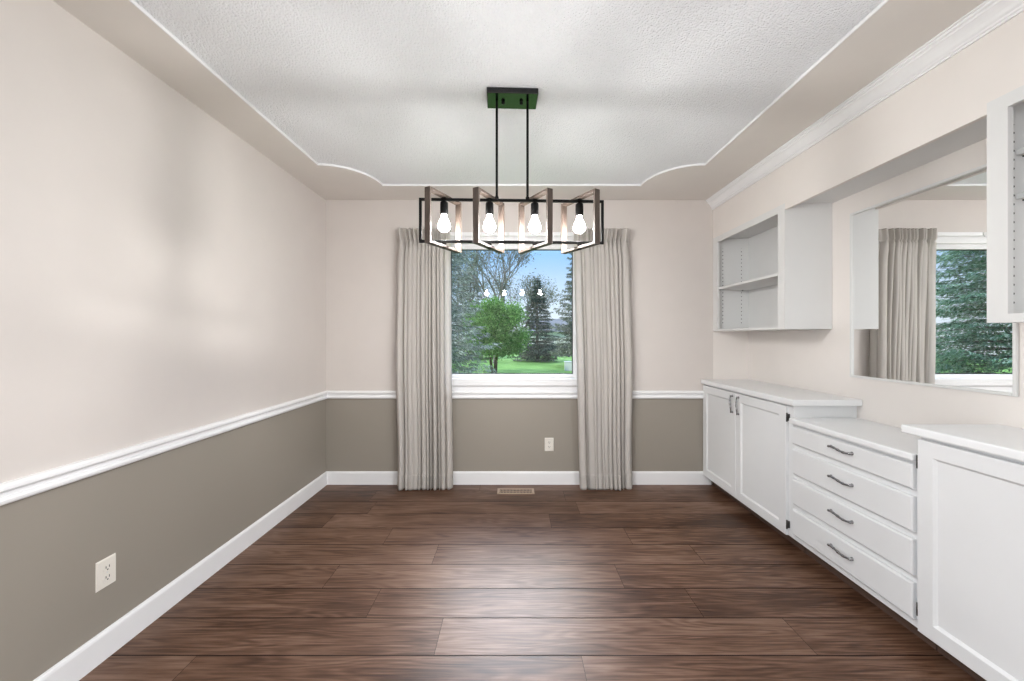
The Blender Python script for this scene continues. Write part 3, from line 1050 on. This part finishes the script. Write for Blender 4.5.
def bare_tree(x, y, h, seed, label, leaves=0, spread=.55, depth=5, group=None, lean=0.0):
    rnd = random.Random(seed)
    g = ground_z(x, y)
    r = thing('bare_tree', (x, y, g), label, 'tree', group)
    tr = MB(); lf = MB()
    def grow(p, d, L, rad, k):
        mid = p + d * (L * .5) + Vector((rnd.uniform(-1, 1), rnd.uniform(-1, 1), 0)) * (L * .05)
        q = p + d * L
        tr.tube([p, mid, q], [rad, rad * .85, rad * .7], 5 if k else 8, False)
        if k >= depth:
            for _ in range(leaves):
                o = Vector((rnd.gauss(0, 1), rnd.gauss(0, 1), rnd.gauss(0, 1))) * .25
                card(lf, q + o, Vector((rnd.uniform(-1, 1), rnd.uniform(-1, 1), rnd.uniform(-1, .3))).normalized(), Vector((0, 0, 1)), .16, .05, rnd.random())
            return
        nb = 4 if k == 0 else rnd.choice((2, 3, 3))
        for b in range(nb):
            ax = Vector((rnd.gauss(0, 1), rnd.gauss(0, 1), rnd.gauss(0, .35))).normalized()
            dd = (d + ax * spread * rnd.uniform(.6, 1.25) + Vector((0, 0, .12))).normalized()
            st = q if b == 0 else p + (q - p) * rnd.uniform(.55, 1)
            grow(st, dd, L * rnd.uniform(.62, .86), rad * .62, k + 1)
    grow(Vector((x, y, g - .05)), Vector((lean, 0, 1)).normalized(), h * .26, h * .011, 0)
    tr.build('trunk_and_branches', M['bark'], r, fix=False)
    if leaves:
        lf.build('leaves', M['leafS'], r, fix=False, tone=True)
    return r

def leafy_tree(x, y, label, seed, cz=2.15, rx=1.6, rz=1.55, n=9000):
    rnd = random.Random(seed)
    g = ground_z(x, y)
    r = thing('deciduous_tree', (x, y, g), label, 'tree')
    m = MB()
    m.tube([(x - .05, y, g - .05), (x - .14, y, g + .5), (x - .25, y + .1, g + 1.5), (x - .4, y, g + 2.3)], [.085, .065, .05, .02], 8)
    m.tube([(x + .05, y, g - .05), (x + .09, y, g + .5), (x + .16, y, g + 1.5), (x + .3, y - .1, g + 2.6)], [.11, .085, .06, .02], 8)
    m.build('trunk', M['barkbrown'], r)
    b = MB(); lf = MB()
    for k in range(34):
        a = rnd.uniform(0, 6.28); el = rnd.uniform(-.2, 1.3)
        d = Vector((math.cos(a) * math.cos(el), math.sin(a) * math.cos(el), math.sin(el)))
        s = Vector((x + rnd.uniform(-.2, .2), y, g + rnd.uniform(.9, 2)))
        e_ = Vector((x, y, g + cz)) + Vector((d.x * rx * .85, d.y * rx * .85, d.z * rz * .9))
        b.tube([s, (s + e_) * .5 + Vector((0, 0, .15)), e_], [.03, .018, .006], 5, False)
    b.build('branches', M['barkbrown'], r, fix=False)
    cl = []
    for k in range(150):
        while True:
            v = Vector((rnd.uniform(-1, 1), rnd.uniform(-1, 1), rnd.uniform(-1, 1)))
            if .3 < v.length < 1: break
        if v.z < -.55: v.z *= .7
        cl.append(Vector((x + v.x * rx, y + v.y * rx, g + cz + v.z * rz)))
    for k in range(n):
        c_ = rnd.choice(cl)
        p = c_ + Vector((rnd.gauss(0, .2), rnd.gauss(0, .2), rnd.gauss(0, .17)))
        if p.z < g + .55: continue
        d = Vector((rnd.uniform(-1, 1), rnd.uniform(-1, 1), rnd.uniform(-1, .4))).normalized()
        card(lf, p, d, Vector((rnd.uniform(-.6, .6), rnd.uniform(-.6, .6), 1)), rnd.uniform(.09, .15), .035, min(1, max(0, rnd.gauss(.45, .25))))
    lf.build('leaves', M['leafG'], r, fix=False, tone=True)

spruce(-3.3, 13.2, 11.0, 3.0, 2, M['spruce'], 'tall blue-grey spruce filling the left edge of the window view', nbr=13, step=.24, leaf=.15, dens=1.1, zmax=6.6, skip=.12)
spruce(-9.3, 10.4, 10.0, 3.0, 4, M['spruceG'], 'dense green spruce seen in the mirror reflection, outside the window', nbr=14, step=.22, leaf=.13, dens=1.35, zmax=5.5)
leafy_tree(-.98, 19.5, 'small bright green leafy tree on the lawn in front of the window', 6, rx=1.6, n=26000)
spruce(1.75, 30.0, 6.3, 1.95, 9, M['spruceD'], 'dark cone-shaped spruce behind the green leafy tree', nbr=11, step=.26, leaf=.2, dens=1.3)
spruce(4.50, 25.0, 10.0, 2.6, 11, M['spruceL'], 'olive grey spruce at the right edge of the window view', nbr=10, step=.30, leaf=.2, dens=1.5, skip=.05, z0=.95)
spruce(-3.6, 33.0, 8.0, 2.6, 14, M['spruceL'], 'grey spruce showing between the leafy tree and the blue-grey spruce', nbr=10, step=.30, leaf=.22, dens=1.0)
bare_tree(-1.32, 27.0, 11.5, 13, 'tall bare grey tree with thin spreading branches behind the leafy tree', 3, depth=6, lean=.16)
bare_tree(-4.6, 40.0, 14.5, 21, 'bare grey tree partly hidden behind the blue-grey spruce', 6, depth=6)
bare_tree(.6, 36.5, 9.6, 17, 'thin bare tree with sparse leaves rising behind the dark spruce', 6, depth=6)

# neighbour house, fence and a white box far off
hx0, hx1, hy, hz = 2.2, 7.5, 44.0, ground_z(4, 44)
r = thing('house', ((hx0 + hx1) / 2, hy, hz), 'distant white house with a grey roof between the far trees', 'house')
m = MB(); m.box(hx0, hx1, hy, hy + 6, hz, hz + 2.55); m.build('wall', M['siding'], r)
m = MB(); m.extrude([(hy - .4, hz + 2.45), (hy + 6.4, hz + 2.45), (hy + 3, hz + 4.0)], 'x', hx0 - .4, hx1 + .4); m.build('roof', M['roofing'], r)
m = MB(); m.box(6.3, 7.0, hy - .03, hy + .02, hz + 1.0, hz + 2.0); m.build('window', M['slot'], r)
r = thing('garden_fence', (4.5, 38, ground_z(4.5, 38)), 'low grey board fence in front of the distant white house', 'fence')
fz = ground_z(4.5, 38)
for k in range(5):
    x = 1.2 + 2.0 * k
    m = MB(); m.box(x - .06, x + .06, 37.97, 38.09, fz - .1, fz + 1.2); m.build('post', M['fence'], r)
for k in range(4):
    m = MB()
    for j in range(8):
        x = 1.2 + 2.0 * k + .06 + j * .235
        m.box(x + .005, x + .225, 37.95, 37.975, fz + .05, fz + 1.1)
    m.build('fence_panel', M['fence'], r)
x, y = 2.98, 22.0
z = ground_z(x, y)
r = thing('utility_box', (x, y, z), 'small white utility box on the lawn before the olive grey spruce', 'utility box')
m = MB(); m.box(x - .19, x + .19, y - .16, y + .16, z - .03, z + .46); m.build('housing', M['siding'], r, bevel=.02)
m = MB(); m.box(x - .21, x + .21, y - .18, y + .18, z + .46, z + .51); m.build('lid', M['trim'], r, bevel=.02)
